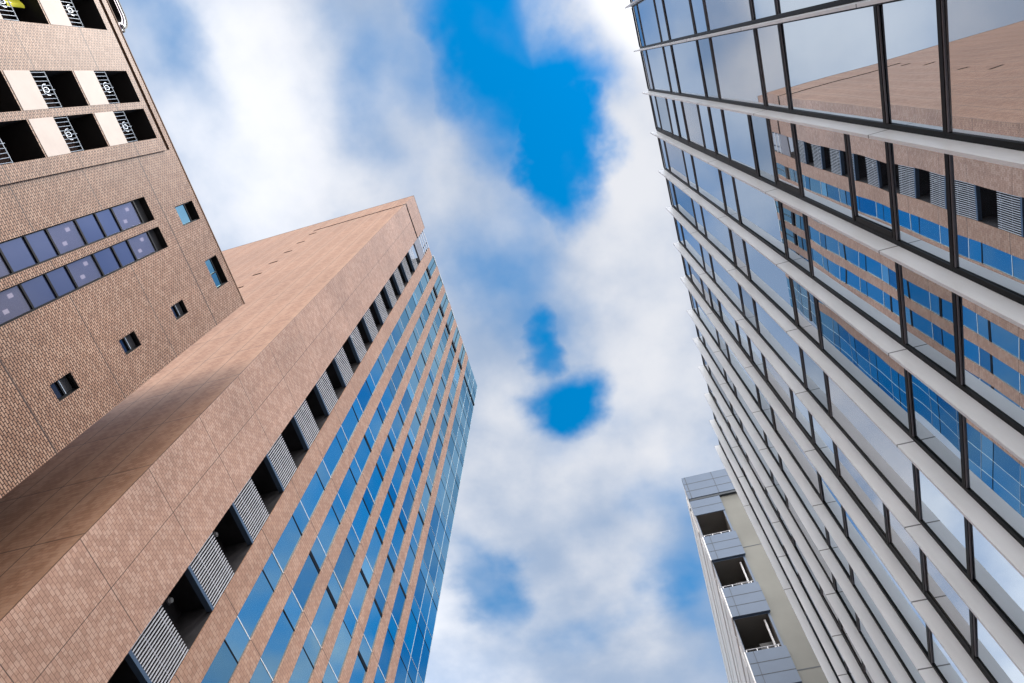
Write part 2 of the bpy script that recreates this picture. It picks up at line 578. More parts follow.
# ------------------------------------------------------------------ ground, road, pavements
def ground():
    m, t, b = material('earth and paving beyond')
    geo = t.n('ShaderNodeNewGeometry')
    n1 = t.noise(geo.outputs['Position'], .05, 6, .6)
    t.put(b.inputs['Base Color'], t.mix(n1, rgb(.16, .15, .14), rgb(.30, .29, .27)))
    b.inputs['Roughness'].default_value = .9
    g = MB(); g.poly([(-3000, -3000, 0), (3000, -3000, 0), (3000, 3000, 0), (-3000, 3000, 0)], m)
    tag(g.build('ground'), kind='structure')
    m2, t, b = material('asphalt')
    geo = t.n('ShaderNodeNewGeometry')
    n1 = t.noise(geo.outputs['Position'], 40, 4, .7)
    n2 = t.noise(geo.outputs['Position'], .4, 5, .6)
    c = t.mix(n1, rgb(.035, .035, .037), rgb(.075, .075, .078))
    c = t.mix(t.mr(n2, .3, .7, 0, .5), c, rgb(.085, .083, .08))
    t.put(b.inputs['Base Color'], c); b.inputs['Roughness'].default_value = .85
    r = MB(); r.poly([(-14, -300, .004), (-2.5, -300, .004), (-2.5, 300, .004), (-14, 300, .004)], m2)
    tag(r.build('road'), kind='structure')
    mk = plain('road paint', rgb(.75, .75, .72), .7, var=.15, scale=6)
    q = MB()
    for k in range(-30, 30):
        q.poly([(-8.33, k * 8, .008), (-8.17, k * 8, .008), (-8.17, k * 8 + 4, .008), (-8.33, k * 8 + 4, .008)], mk)
    tag(q.build('road_marking'), kind='structure')
    m3, t, b = material('paving slabs')
    geo = t.n('ShaderNodeNewGeometry')
    br = t.n('ShaderNodeTexBrick'); t.put(br.inputs['Vector'], geo.outputs['Position'])
    br.inputs['Scale'].default_value = 1; br.inputs['Brick Width'].default_value = .6
    br.inputs['Row Height'].default_value = .3; br.inputs['Mortar Size'].default_value = .006
    br.inputs['Color1'].default_value = rgb(.42, .40, .37); br.inputs['Color2'].default_value = rgb(.36, .34, .32)
    br.inputs['Mortar'].default_value = rgb(.15, .14, .13)
    t.put(b.inputs['Base Color'], br.outputs['Color']); b.inputs['Roughness'].default_value = .8
    for (x0, x1) in ((-2.35, 3.30), (-17.98, -14.15)):
        s = MB(); s.box(x0, x1, -300, 300, 0, .13, m3, skip='z'); tag(s.build('pavement'), kind='structure')
    mk2 = plain('kerb stone', rgb(.40, .40, .39), .8)
    for (x0, x1) in ((-2.5, -2.353), (-14.147, -14.0)):
        s = MB(); s.box(x0, x1, -300, 300, 0, .14, mk2, skip='z'); tag(s.build('kerb'), kind='structure')


ground()


# ------------------------------------------------------------------ brown tiled building with the narrow windows and balconies
def building_a():
    root = thing('tiled_building', 'brown small-tiled building with strips of violet windows, cream balcony parapets and rounded roof rail', 'building', (-A, 0.38 * A, 0))
    ox, oy = -A, 0.38 * A
    X = lambda v: v - ox
    def yy(v): return v * A
    def zz(v): return v * A + EYE
    TOP = zz(1.892)
    mb = MB()
    off = lambda pts: pts
    # right section of the facade, flush; then the balcony section, set back 0.14
    holes = []
    strips = ((0.009, 0.068, 1.656), (0.086, 0.1405, 1.657))
    for (a, b_, zt) in strips:
        holes.append((yy(a), yy(b_), zz(0.255), zz(zt), 0.30, M['reveal'], M['dark']))
    for k in range(5):
        zb = 1.103 + .2236 * (k - 2)
        holes.append((yy(.2705), yy(.306), zz(zb), zz(zb + .060), .30, M['reveal'], M['dark']))
    holes.append((yy(.0565), yy(.1095), zz(1.767), zz(1.8635), .55, M['reveal'], M['dark']))
    holes.append((yy(.2165), yy(.299), zz(1.7875), zz(1.8595), .55, M['reveal'], M['dark']))
    mb.wall('x', -A, yy(-.085), yy(.38), 0, TOP, holes, .3, M['tile_a'])
    # balcony section, standing slightly proud
    SB = -A + .12
    kf = (A - .12) / A
    def y2(v): return v * A * kf
    def z2(v): return v * A * kf + EYE
    holes = []
    cols = []
    for pair in range(8):
        for (a, b_) in ((-.1965, -.1195), (-.2915, -.2135)):
            cols.append((a - .2705 * pair, b_ - .2705 * pair))
    cols = [c for c in cols if c[0] > -2.2]
    rows = [1.474 + .2195 * k for k in range(-4, 2)]
    for (a, b_) in cols:
        for zb in rows:
            holes.append((y2(a), y2(b_), z2(zb - .075), z2(zb + .1395), 1.3, M['reveal'], M['balcony_back']))
    mb.wall('x', SB, yy(-2.6), yy(-.085), 0, zz(1.843), holes, .3, M['tile_a'])
    mb.poly([(SB, yy(-.085), 0), (-A, yy(-.085), 0), (-A, yy(-.085), zz(1.843)), (SB, yy(-.085), zz(1.843))], M['tile_a'])
    # slot under the parapet, and the parapet flush with the right section
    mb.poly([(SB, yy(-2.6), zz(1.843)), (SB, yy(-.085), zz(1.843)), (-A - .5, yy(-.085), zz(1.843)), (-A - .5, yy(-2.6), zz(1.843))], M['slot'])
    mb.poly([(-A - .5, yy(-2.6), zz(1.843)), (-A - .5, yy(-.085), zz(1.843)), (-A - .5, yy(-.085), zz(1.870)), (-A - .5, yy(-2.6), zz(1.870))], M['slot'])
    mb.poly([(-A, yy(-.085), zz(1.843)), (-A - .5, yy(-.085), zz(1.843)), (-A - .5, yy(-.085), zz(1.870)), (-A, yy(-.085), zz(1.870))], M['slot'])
    mb.box(-A - .6, -A, yy(-2.6), yy(-.0851), zz(1.8695) + .003, TOP, M['tile_a'])
    # other sides
    xb = -A - 24
    mb.poly([(-A, yy(.38), 0), (-A, yy(.38), TOP), (xb, yy(.38), TOP), (xb, yy(.38), 0)], M['tile_a'])
    mb.poly([(SB, yy(-2.6), 0), (xb, yy(-2.6), 0), (xb, yy(-2.6), zz(1.843)), (SB, yy(-2.6), zz(1.843))], M['tile_a'])
    mb.poly([(-A - .5, yy(-2.6), zz(1.843)), (xb, yy(-2.6), zz(1.843)), (xb, yy(-2.6), TOP), (-A - .5, yy(-2.6), TOP)], M['tile_a'])
    mb.poly([(xb, yy(-2.6), 0), (xb, yy(.38), 0), (xb, yy(.38), TOP), (xb, yy(-2.6), TOP)], M['tile_a'])
    shift = lambda m_: [setattr(m_, 'v', [(v[0] - ox, v[1] - oy, v[2]) for v in m_.v])]
    def put(m_, name, parent=root):
        if parent is root:
            shift(m_)
        else:
            shift(m_)
        return m_.build(name, parent)
    put(mb, 'wall')
    rf = MB(); rf.box(xb + .01, -A - .65, yy(-2.6) + .3, yy(.38) - .3, TOP - .5, TOP - .35, M['roof'])
    cp = 0.0
    put(rf, 'roof')
    c_ = MB()
    c_.box(-A - .35, -A + .03, yy(-.085) + .001, yy(.38) + .03, TOP, TOP + .05, M['brown'])
    c_.box(-A - .35, -A + .03, yy(-2.6), yy(-.085) - .001, TOP, TOP + .05, M['brown'])
    put(c_, 'coping')
    # window strips: every storey is one window of three panes
    for (a, b_, zt) in strips:
        for k in range(6):
            base = 1.4640 - .2227 * k            # bottom of the vision pane's lower neighbour line
            zs = [base + .153, base + .062, base, base - .0697]
            top = zs[0]
            f = MB()
            x0 = -A - .16
            for zq in (zs[0], zs[1], zs[2]):
                f.box(x0 - .03, x0 + .05, yy(a) + .05, yy(b_) - .05, zz(zq) - .075, zz(zq) + .015, M['black'])
            f.box(x0 - .03, x0 + .051, yy(a), yy(a) + .05, zz(zs[3]) + .02, zz(zs[0]) + .016, M['black'])
            f.box(x0 - .03, x0 + .051, yy(b_) - .05, yy(b_), zz(zs[3]) + .02, zz(zs[0]) + .016, M['black'])
            # box of the room behind the vision pane
            f.box(-A - .295, x0 - .04, yy(a) + .05, yy(b_) - .05, zz(zs[1]) + .01, zz(zs[0]) - .07, M['room'], skip='X')
            fo = put(f, 'window')
            g = MB()
            for i, mt in ((0, 'glass_av'), (1, 'glass_a'), (2, 'glass_a')):
                lo = zz(zs[i + 1]) + (.015 if i < 2 else .02)
                t1 = random.uniform(-.004, .004); t2 = random.uniform(-.004, .004)
                ya, yb, za, zb = yy(a) + .05, yy(b_) - .05, lo, zz(zs[i]) - .075
                g.poly([(x0 - t1, ya, za), (x0 - t2, yb, za), (x0 + t1, yb, zb), (x0 + t2, ya, zb)], M[mt])
            put(g, 'pane', fo)
            for (fy, fz) in ((.25, .72), (.70, .42)):
                l = MB()
                cy = yy(a) + .05 + (yy(b_) - yy(a) - .1) * fy
                cz = zz(zs[1]) + (zz(zs[0]) - zz(zs[1])) * fz
                l.box(-A - .28, -A - .25, cy - .07, cy + .07, cz - .10, cz + .10, M['lamp'])
                put(l, 'ceiling_lamp', fo)
    # small square windows
    for k in range(5):
        zb = zz(1.103 + .2236 * (k - 2)); zt = zb + .06 * A
        ya, yb = yy(.2705), yy(.306)
        x0 = -A - .17
        f = MB()
        f.box(x0 - .03, x0 + .04, ya, ya + .06, zb, zt, M['black'])
        f.box(x0 - .03, x0 + .04, yb - .06, yb, zb, zt, M['black'])
        f.box(x0 - .03, x0 + .041, ya + .06, yb - .06, zb, zb + .06, M['black'])
        f.box(x0 - .03, x0 + .041, ya + .06, yb - .06, zt - .06, zt, M['black'])
        f.box(x0 - .03, x0 + .06, ya + .06, yb - .06, zb + .46, zb + .54, M['black'])
        f.box(x0 - .03, x0 + .045, ya + .06, yb - .06, zb + .56, zb + .585, M['steel'])
        fo = put(f, 'window')
        g = MB()
        g.poly([(x0, ya + .06, zb + .06), (x0, yb - .06, zb + .06), (x0, yb - .06, zb + .46), (x0, ya + .06, zb + .46)], M['glass_dk'])
        g.poly([(x0 - .02, ya + .06, zb + .58), (x0 - .02, yb - .06, zb + .58), (x0 - .02, yb - .06, zt - .06), (x0 - .02, ya + .06, zt - .06)], M['dark'])
        put(g, 'pane', fo)
    # two larger windows close under the parapet
    for (ya, yb, zb, zt, split) in ((.0565, .1095, 1.767, 1.8635, 0), (.2165, .299, 1.7875, 1.8595, 1)):
        ya, yb, zb, zt = yy(ya), yy(yb), zz(zb), zz(zt)
        x0 = -A - .13
        f = MB()
        zh = zb + (zt - zb) * .60
        f.box(x0 - .03, x0 + .03, ya, ya + .05, zb, zt, M['black'])
        f.box(x0 - .03, x0 + .03, yb - .05, yb, zb, zt, M['black'])
        f.box(x0 - .03, x0 + .031, ya + .05, yb - .05, zb, zb + .05, M['black'])
        f.box(x0 - .03, x0 + .031, ya + .05, yb - .05, zh, zh + .05, M['black'])
        if split:
            ym = (ya + yb) / 2
            f.box(x0 - .03, x0 + .032, ym - .03, ym + .03, zb + .05, zh, M['black'])
        fo = put(f, 'window')
        g = MB()
        if split:
            g.poly([(x0, ya + .05, zb + .05), (x0, ym - .03, zb + .05), (x0, ym - .03, zh), (x0, ya + .05, zh)], M['glass_cy'])
            g.poly([(x0 + .01, ym + .03, zb + .05), (x0 - .01, yb - .05, zb + .05), (x0 - .01, yb - .05, zh), (x0 + .01, ym + .03, zh)], M['glass_cy'])
        else:
            g.poly([(x0, ya + .05, zb + .05), (x0, yb - .05, zb + .05), (x0, yb - .05, zh), (x0, ya + .05, zh)], M['glass_cy'])
        put(g, 'pane', fo)
    # balconies: cream parapet, steel railing with a scroll
    for (a, b_) in cols:
        if a < -.85: continue
        for zb in rows:
            if zb < 1.0: continue
            p_ = MB()
            p_.box(SB - .12, SB + .015, y2(a) + .002, y2(b_) - .002, z2(zb - .075) + .002, z2(zb), M['cream'])
            po = put(p_, 'balcony')
            r = MB()
            ya, yb = y2(a) + .05, y2(b_) - .05
            z0, z1 = z2(zb), z2(zb + .049)
            xr = SB - .06
            r.bar((xr, ya - .04, z1), (xr, yb + .04, z1), .020, M['steel'])
            r.bar((xr, ya - .04, z0 + .05), (xr, yb + .04, z0 + .05), .012, M['steel'])
            n = 9
            for i in range(n):
                yq = ya + (yb - ya) * i / (n - 1)
                r.bar((xr, yq, z0), (xr, yq, z1 + (.12 if i == 4 else 0)), .011, M['steel'], 5)
            ym = (ya + yb) / 2; zm = (z0 + z1) / 2 + .06
            for sgn in (-1, 1):
                prev = None
                for q in range(22):
                    an = q / 21 * 4.2 * math.pi / 2
                    rr = .07 + .16 * q / 21
                    pt = (xr + .02, ym + sgn * (.03 + rr * math.cos(an) * .8), zm + rr * math.sin(an) * 1.1)
                    if prev:
                        r.bar(prev, pt, .013, M['steel'], 4)
                    prev = pt
            put(r, 'railing', po)
            # pale inner jamb
            j = MB()
            j.box(SB - 1.2, SB - .35, y2(b_) - .05, y2(b_) - .004, z2(zb) + .2, z2(zb + .139) - .35, M['brown'])
            put(j, 'shutter', po)
    # rounded rail on the roof: a mauve inner band, a white band and a dark outer lip over a dark soffit
    path = [(yy(-2.55), zz(1.929))]
    cy, cz, rad = yy(-.436), zz(1.909), .020 * A
    for q in range(13):
        an = math.pi / 2 - q / 12 * math.pi * .60
        path.append((cy + rad * 1.15 * math.cos(an), cz + rad * math.sin(an)))
    path.append((yy(-.397), zz(1.8925)))
    rl = MB()
    nrm = []
    for i in range(len(path)):
        a_ = path[max(i - 1, 0)]; c2 = path[min(i + 1, len(path) - 1)]
        d = Vector((c2[0] - a_[0], c2[1] - a_[1])).normalized()
        nrm.append((-d.y, d.x))
    def sweep(o0, o1, x1, x2, mf, mu):
        for i in range(len(path) - 1):
            g_ = lambda k, o: (path[k][0] + nrm[k][0] * o, path[k][1] + nrm[k][1] * o)
            i1, i2, u1, u2 = g_(i, o0), g_(i + 1, o0), g_(i, o1), g_(i + 1, o1)
            rl.poly([(x1, *i1), (x1, *i2), (x1, *u2), (x1, *u1)], mf)
            rl.poly([(x2, *i1), (x2, *u1), (x2, *u2), (x2, *i2)], mu)
            rl.poly([(x1, *u1), (x1, *u2), (x2, *u2), (x2, *u1)], mu)
            rl.poly([(x1, *i1), (x2, *i1), (x2, *i2), (x1, *i2)], mu)
    sweep(0, .13, -A - .02, -A - .50, M['mauve'], M['black'])
    sweep(.131, .24, -A + .02, -A - .45, M['white'], M['mauve'])
    sweep(.241, .31, -A + .05, -A - .45, M['black'], M['black'])
    put(rl, 'roof_rail')
    return root


building_a()

yc = MB()
cw = []
for i in range(9):
    t_ = i / 8
    cw.append((-A - .36 + .05 * math.sin(t_ * 9), (-.464 + .037 * t_) * A))
za_, zb_ = 1.535 * A + EYE, 1.588 * A + EYE
for i in range(8):
    (xa, ya), (xb_, yb_) = cw[i], cw[i + 1]
    yc.poly([(xa, ya, za_), (xb_, yb_, za_), (xb_, yb_, zb_), (xa, ya, zb_)], M['yellow'])
    yc.poly([(xa - .02, ya, za_), (xa - .02, ya, zb_), (xb_ - .02, yb_, zb_), (xb_ - .02, yb_, za_)], M['yellow'])
tag(yc.build('hanging_cloth'), 'yellow cloth hanging in a dark balcony opening of the brown tiled building', 'cloth')


# ------------------------------------------------------------------ tall buff tower with blue glazing
def building_b():
    root = thing('tower', 'tall buff tiled tower with blue glass strips and a column of slatted louvers', 'tower', (-B, .532 * B, 0))
    ox, oy = -B, .532 * B
    def yy(v): return v * B
    def zz(v): return v * B + EYE
    TOP = zz(4.664)
    Y0 = yy(.532)
    XL = -3.3 * B
    def put(m_, name, parent=root):
        m_.v = [(v[0] - ox, v[1] - oy, v[2]) for v in m_.v]
        return m_.build(name, parent)
    wl = MB()
    # street face, solid tiled part
    wl.wall('x', -B, Y0, yy(.766), 0, TOP, [(Y0 + .002, yy(.766) - .002, zz(4.340), zz(4.370), .5, M['slot'], M['slot'])], .2, M['tile_b'])
    # alley face
    hs_ = [(-1.638 * B, -B - .002, zz(4.325), zz(4.355), .5, M['slot'], M['slot'])]
    for k in range(6):
        zq = zz(4.212 - .2325 * k)
        hs_.append((-1.63 * B, -1.578 * B, zq - .24, zq + .20, .5, M['slot'], M['slot']))
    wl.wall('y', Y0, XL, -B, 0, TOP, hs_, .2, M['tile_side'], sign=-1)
    # reveals of the louver recess and the return of the first rib
    XR = -B - 1.7
    ye = yy(2.033)
    wl.poly([(-B, yy(.766), 0), (XR, yy(.766), 0), (XR, yy(.766), zz(4.38)), (-B, yy(.766), zz(4.38))], M['tile_b'])
    wl.poly([(-B, yy(.766), zz(4.38)), (-B - .5, yy(.766), zz(4.38)), (-B - .5, yy(.766), TOP), (-B, yy(.766), TOP)], M['tile_b'])
    wl.poly([(XR, yy(.766), 0), (XR, yy(.896), 0), (XR, yy(.896), zz(4.38)), (XR, yy(.766), zz(4.38))], M['dark'])
    wl.poly([(XR, yy(.896), 0), (-B - .2, yy(.896), 0), (-B - .2, yy(.896), zz(4.38)), (XR, yy(.896), zz(4.38))], M['dark'])
    # back and far end
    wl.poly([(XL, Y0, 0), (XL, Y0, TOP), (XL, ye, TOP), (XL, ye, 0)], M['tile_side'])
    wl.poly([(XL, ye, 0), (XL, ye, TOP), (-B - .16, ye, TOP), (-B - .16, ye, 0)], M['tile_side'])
    # core behind the glazing
    wl.poly([(-B - .30, yy(.896), 0), (-B - .30, ye, 0), (-B - .30, ye, zz(4.62)), (-B - .30, yy(.896), zz(4.62))], M['dark'])
    put(wl, 'wall')
    rf = MB(); rf.box(XL + .3, -B - 1.75, Y0 + .5, ye - .5, zz(4.36), zz(4.37), M['roof'])
    put(rf, 'roof')
    cp = MB()
    cp.box(-B - .3, -B + .02, Y0 - .02, yy(.766), TOP, TOP + .06, M['brown'])
    cp.box(XL, -B - .301, Y0 - .02, Y0 + .3, TOP, TOP + .06, M['brown'])
    put(cp, 'coping')
    # floor slabs in the louver recess
    for k in range(-3, 14):
        sl = MB()
        z0 = zz(.943 + .2355 * k)
        sl.box(-B - 1.69, -B - .35, yy(.767), yy(.8955), z0 + .35, z0 + .6, M['dark'])
        put(sl, 'floor_slab')
    for k in range(-3, 14):
        wl_ = MB()
        zq = zz(.943 + .2355 * k) + .10
        yq = yy(.846)
        wl_.box(XR + .003, XR + .06, yq - .13, yq + .13, zq - .13, zq + .13, M['dgrey'])
        wl_.bar((XR + .061, yq, zq), (XR + .16, yq, zq), .11, M['white'], 12)
        put(wl_, 'wall_light')
    # louvers
    y0, y1 = yy(.7665), yy(.8945)
    h = .124 * B
    lv = MB()
    n = 17
    for i in range(n):
        yq = .04 + (y1 - y0 - .08) * i / (n - 1)
        lv.box(-.085, -.05, yq - .017, yq + .017, .16, h, M['slat'])
    for q in (.42, .90):
        lv.box(-.125, -.100, .02, y1 - y0 - .02, h * q - .018, h * q + .018, M['dgrey'])
    lv.box(-.30, -.03, .0, y1 - y0, 0, .155, M['bluegrey'])
    me = lv.mesh('louver')
    for k in range(-3, 14):
        link_mesh('louver', me, root, (-B - ox, y0 - oy, zz(.943 + .2355 * k)))
    # solid grey panel and open screen at the top of the column
    gp = MB()
    gp.box(-B - .25, -B - .06, y0, y1, zz(4.235), zz(4.385), M['dgrey'])
    put(gp, 'grey_panel')
    sc_ = MB()
    for q in range(4):
        zq = zz(4.402 + .066 * q)
        sc_.box(-B - .10, -B - .06, y0 + .001, yy(.953), zq, zq + .30, M['slat'])
    for yq in (y0 + .15, (y0 + yy(.953)) / 2, yy(.953) - .15):
        sc_.box(-B - .25, -B - .142, yq - .05, yq + .05, zz(4.385), zz(4.62), M['bluegrey'])
    put(sc_, 'roof_screen')
    # tiled ribs between the glass strips
    ribs = [(.8955, .9680), (1.0480, 1.1045), (1.1880, 1.2410), (1.3290, 1.3780), (1.4630, 1.5120), (1.6000, 1.6515), (1.7355, 1.7865)]
    tops = [4.60, 4.66, 4.66, 4.66, 4.66, 4.66, 4.66]
    for i, (a, b_) in enumerate(ribs):
        r = MB()
        r.box(-B - (.06 if i == 0 else .32), -B, yy(a), yy(b_), 0, zz(tops[i]), M['tile_rib'], skip='z')
        if i == 0:
            r.box(-B - .32, -B - .061, yy(a) + .01, yy(b_), 0, zz(4.60), M['dark'], skip='zX')
        put(r, 'tiled_rib')
    # windows: short pane below each white transom, tall pane under it
    cols = [(ribs[i][1], ribs[i + 1][0]) for i in range(6)]
    XG = -B - .13
    cache = {}
    for ci, (a, b_) in enumerate(cols):
        wdt = yy(b_) - yy(a)
        for k in range(-1, 14):
            zt = zz(1.478 + .2355 * k)
            if zt > zz(4.40): continue
            thick = (ci > 0 and random.random() < .62)
            key = (ci, thick)
            if key not in cache:
                f = MB()
                f.box(.0, .07, .0, .030, -ZF + .02, -.001, M['white'])
                f.box(.0, .06, wdt - .018, wdt, -ZF + .02, -.001, M['dgrey'])
                f.box(.0, .068, .031, wdt - .019, -.045, 0, M['white'])
                bh = .27 if thick else .085
                zb_ = -.073 * B
                f.box(.0, .072 if thick else .066, .031, wdt - .019, zb_ - bh * .6, zb_ + bh * .4, M['black'])
                cache[key] = f.mesh('window')
            fo = link_mesh('window', cache[key], root, (XG - ox, yy(a) - oy, zt))
            g = MB()
            bh = .27 if thick else .085
            zb_ = -.073 * B
            for (za, zb2) in ((zb_ + bh * .4, -.055), (-ZF + .001, zb_ - bh * .6)):
                t1 = random.uniform(-.014, .014); t2 = random.uniform(-.014, .014)
                mt = 'glass_bl' if random.random() < .04 else random.choice(('glass_b', 'glass_b', 'glass_b2', 'glass_b3'))
                g.poly([(.05 + t1, .035, za), (.05 + t2, wdt - .035, za), (.05 - t1, wdt - .035, zb2), (.05 - t2, .035, zb2)], M[mt])
            g.build('pane', fo)
    # glass parapet above the last storey of each strip, and the all-glass end bay
    pg = MB()
    for (a, b_) in cols:
        pg.poly([(XG + .05, yy(a), zz(4.372)), (XG + .05, yy(b_), zz(4.372)), (XG + .05, yy(b_), zz(4.66)), (XG + .05, yy(a), zz(4.66))], M['glass_b'])
    ppo = put(pg, 'parapet_glass')
    pf = MB()
    for (a, b_) in cols:
        pf.box(XG, XG + .12, yy(a), yy(b_), zz(4.336), zz(4.372), M['black'])
        pf.box(XG, XG + .12, yy(a), yy(b_), zz(4.655), zz(4.664), M['white'])
        pf.box(XG, XG + .11, yy((a + b_) / 2) - .02, yy((a + b_) / 2) + .02, zz(4.373), zz(4.654), M['black'])
    put(pf, 'parapet_frame')
    bays = (1.7870, 1.8760, 1.9580, 2.0330)
    cf = MB()
    for yq in bays[1:]:
        cf.box(XG + .02, XG + .070, yy(yq) - .016, yy(yq) + .008, zz(.5), zz(4.664), M['lgrey'])
    for k in range(-3, 15):
        z1 = zz(1.478 + .2355 * k); z2 = zz(1.405 + .2355 * k)
        if z1 < zz(4.66):
            for i in range(3):
                cf.box(XG + .02, XG + .066, yy(bays[i]) + .02, yy(bays[i + 1]) - .028, z1 - .025, z1, M['slat'])
        if z2 < zz(4.66):
            for i in range(3):
                cf.box(XG + .02, XG + .066, yy(bays[i]) + .02, yy(bays[i + 1]) - .028, z2 - .035, z2 + .025, M['black'])
    cf.box(XG + .02, XG + .12, yy(bays[0]) + .02, yy(bays[3]) - .02, zz(4.336), zz(4.360), M['black'])
    cfo = put(cf, 'curtain_wall')
    cg = MB()
    for k in range(-4, 14):
        for i in range(3):
            for (za, zb2) in ((1.24 + .2355 * k, 1.405 + .2355 * k), (1.405 + .2355 * k, 1.4755 + .2355 * k)):
                if zb2 > 4.67: continue
                t1 = random.uniform(-.005, .005); t2 = random.uniform(-.005, .005)
                cg.poly([(XG + .05 + t1, yy(bays[i]), zz(za)), (XG + .05 + t2, yy(bays[i + 1]), zz(za)),
                         (XG + .05 - t1, yy(bays[i + 1]), zz(zb2)), (XG + .05 - t2, yy(bays[i]), zz(zb2))], M[random.choice(('glass_b', 'glass_b2', 'glass_b3'))])
    for i in range(3):
        cg.poly([(XG + .05, yy(bays[i]), zz(4.5370)), (XG + .05, yy(bays[i + 1]), zz(4.5370)), (XG + .05, yy(bays[i + 1]), zz(4.664)), (XG + .05, yy(bays[i]), zz(4.664))], M['glass_b'])
    put(cg, 'curtain_glass', cfo)
    # tiled plinth under the glazing
    pl = MB()
    for (a, b_) in cols + [(1.7875, 2.033)]:
        pl.box(-B - .29, -B - .01, yy(a) + .001, yy(b_) - .001, 0, zz(.98) if b_ < 1.8 else zz(.29), M['tile_rib'], skip='z')
    put(pl, 'plinth')


building_b()


# ------------------------------------------------------------------ glass building with white fins
def building_c():
    ys = [-.309 + .4008 * k for k in range(-4, 9)] + [3.25 + .3675 * k for k in range(5)]
    ys = [q * C for q in ys]
    y_end = ys[-1] + .0295
    root = thing('glass_building', 'glass fronted office building with tall white vertical fins close beside the street', 'building', (C, ys[0], 0))
    ox, oy = C, ys[0]
    ZT = 7.28 * C + EYE
    def put(m_, name, parent=root):
        m_.v = [(v[0] - ox, v[1] - oy, v[2]) for v in m_.v]
        return m_.build(name, parent)
    wl = MB()
    wl.box(G + .12, G + 22, ys[0] - .02, y_end, 0, ZT - .02, M['fin_grey'], skip='x')
    wl.poly([(G + .12, ys[0], 0), (G + .12, ys[0], ZT - .02), (G + .12, y_end, ZT - .02), (G + .12, y_end, 0)], M['dark'])
    put(wl, 'wall')
    t = .0170
    # fins
    fm = {}
    for q in ys:
        f = MB()
        f.box(0, G - .012 - C, -t, t, .3, ZT + .02, M['fin'])
        if 'm' not in fm:
            fm['m'] = f.mesh('fin')
        link_mesh('fin', fm['m'], root, (C - ox, q - oy, 0))
    # roof edge frame
    per = 1.238 * C
    L0, U0, E0 = 2.005 * C + EYE, 2.355 * C + EYE, 2.675 * C + EYE
    for i in range(len(ys) - 1):
        ya, yb = ys[i] + t + .002, ys[i + 1] - t - .002
        vent = (i - 4) % 4 == 2
        for k in range(-1, 5):
            zl = L0 + per * k; zu = U0 + per * k; ze = E0 + per * k; zn = L0 + per * (k + 1)
            zn = min(zn, ZT - .005); zu = min(zu, ZT - .12)
            f = MB()
            bw = .030
            XI, XO = G - .004, G - .024
            jam = .055
            # jambs
            f.box(XO + .004, XI, ya, ya + jam * .6, zl + .001, zn - .001, M['black'])
            f.box(XO + .004, XI, yb - jam, yb, zl + .001, zn - .001, M['black'])
            levels = [zl, zu] + ([ze] if vent and ze < zn - .2 else [])
            for zq in levels:
                f.box(XO, XI, ya + jam * .6 + .001, yb - jam - .001, zq - bw, zq + bw, M['black'])
                f.box(XO + .006, XI, ya + jam * .6 + .002, yb - jam - .002, zq - bw - .020, zq - bw - .001, M['dgrey'])
            if k == 4:
                f.box(XO - .01, XI, ya + jam * .6 + .001, yb - jam - .001, ZT - .09, ZT - .01, M['black'])
            segs = []
            lv = levels + [zn]
            for a_, b_ in zip(lv[:-1], lv[1:]):
                segs.append((a_ + bw, b_ - bw))
            if vent:
                for si, (a_, b_) in enumerate(segs):
                    if b_ - a_ < .15 or random.random() < .25: continue
                    w_ = .05
                    f.box(XO + .006, XI - .001, yb - jam - .07, yb - jam - .003, a_ + .028, b_ - .002, M['black'])
            fo = put(f, 'window')
            g = MB()
            for (a_, b_) in segs:
                if b_ - a_ < .05: continue
                t1 = random.uniform(-.006, .006); t2 = random.uniform(-.006, .006)
                g.poly([(G + t1, ya, a_), (G - t2, ya, b_), (G - t1, yb, b_), (G + t2, yb, a_)], M[random.choice(('glass_c', 'glass_c', 'glass_c', 'glass_c2', 'glass_c3'))])
            put(g, 'pane', fo)
    # ground storey shop glazing and a soffit band
    gs = MB()
    gs.box(G - .08, G + .10, ys[0], y_end - .03, 0.13, .45, M['fin_grey'])
    gs.box(G - .08, G + .10, ys[0], y_end - .03, L0 - per - .35, L0 - per - .04, M['fin_grey'])
    put(gs, 'plinth')
    gg = MB()
    gg.poly([(G, ys[0], .45), (G, ys[0], L0 - per - .35), (G, y_end - .03, L0 - per - .35), (G, y_end - .03, .45)], M['glass_c'])
    put(gg, 'shop_glass')
    rf = MB(); rf.box(G + .13, G + 21.9, ys[0] + .1, y_end - .1, ZT - .015, ZT + .005, M['roof'])
    sun_blk = MB(); sun_blk.box(G + .30, G + .45, ys[0] + .1, y_end - .1, ZT + .006, ZT + 1.05, M['fin_grey'])  # added upstand, hidden from the camera, keeps sun off the fin tops
    put(sun_blk, 'parapet')
    put(rf, 'roof')


building_c()


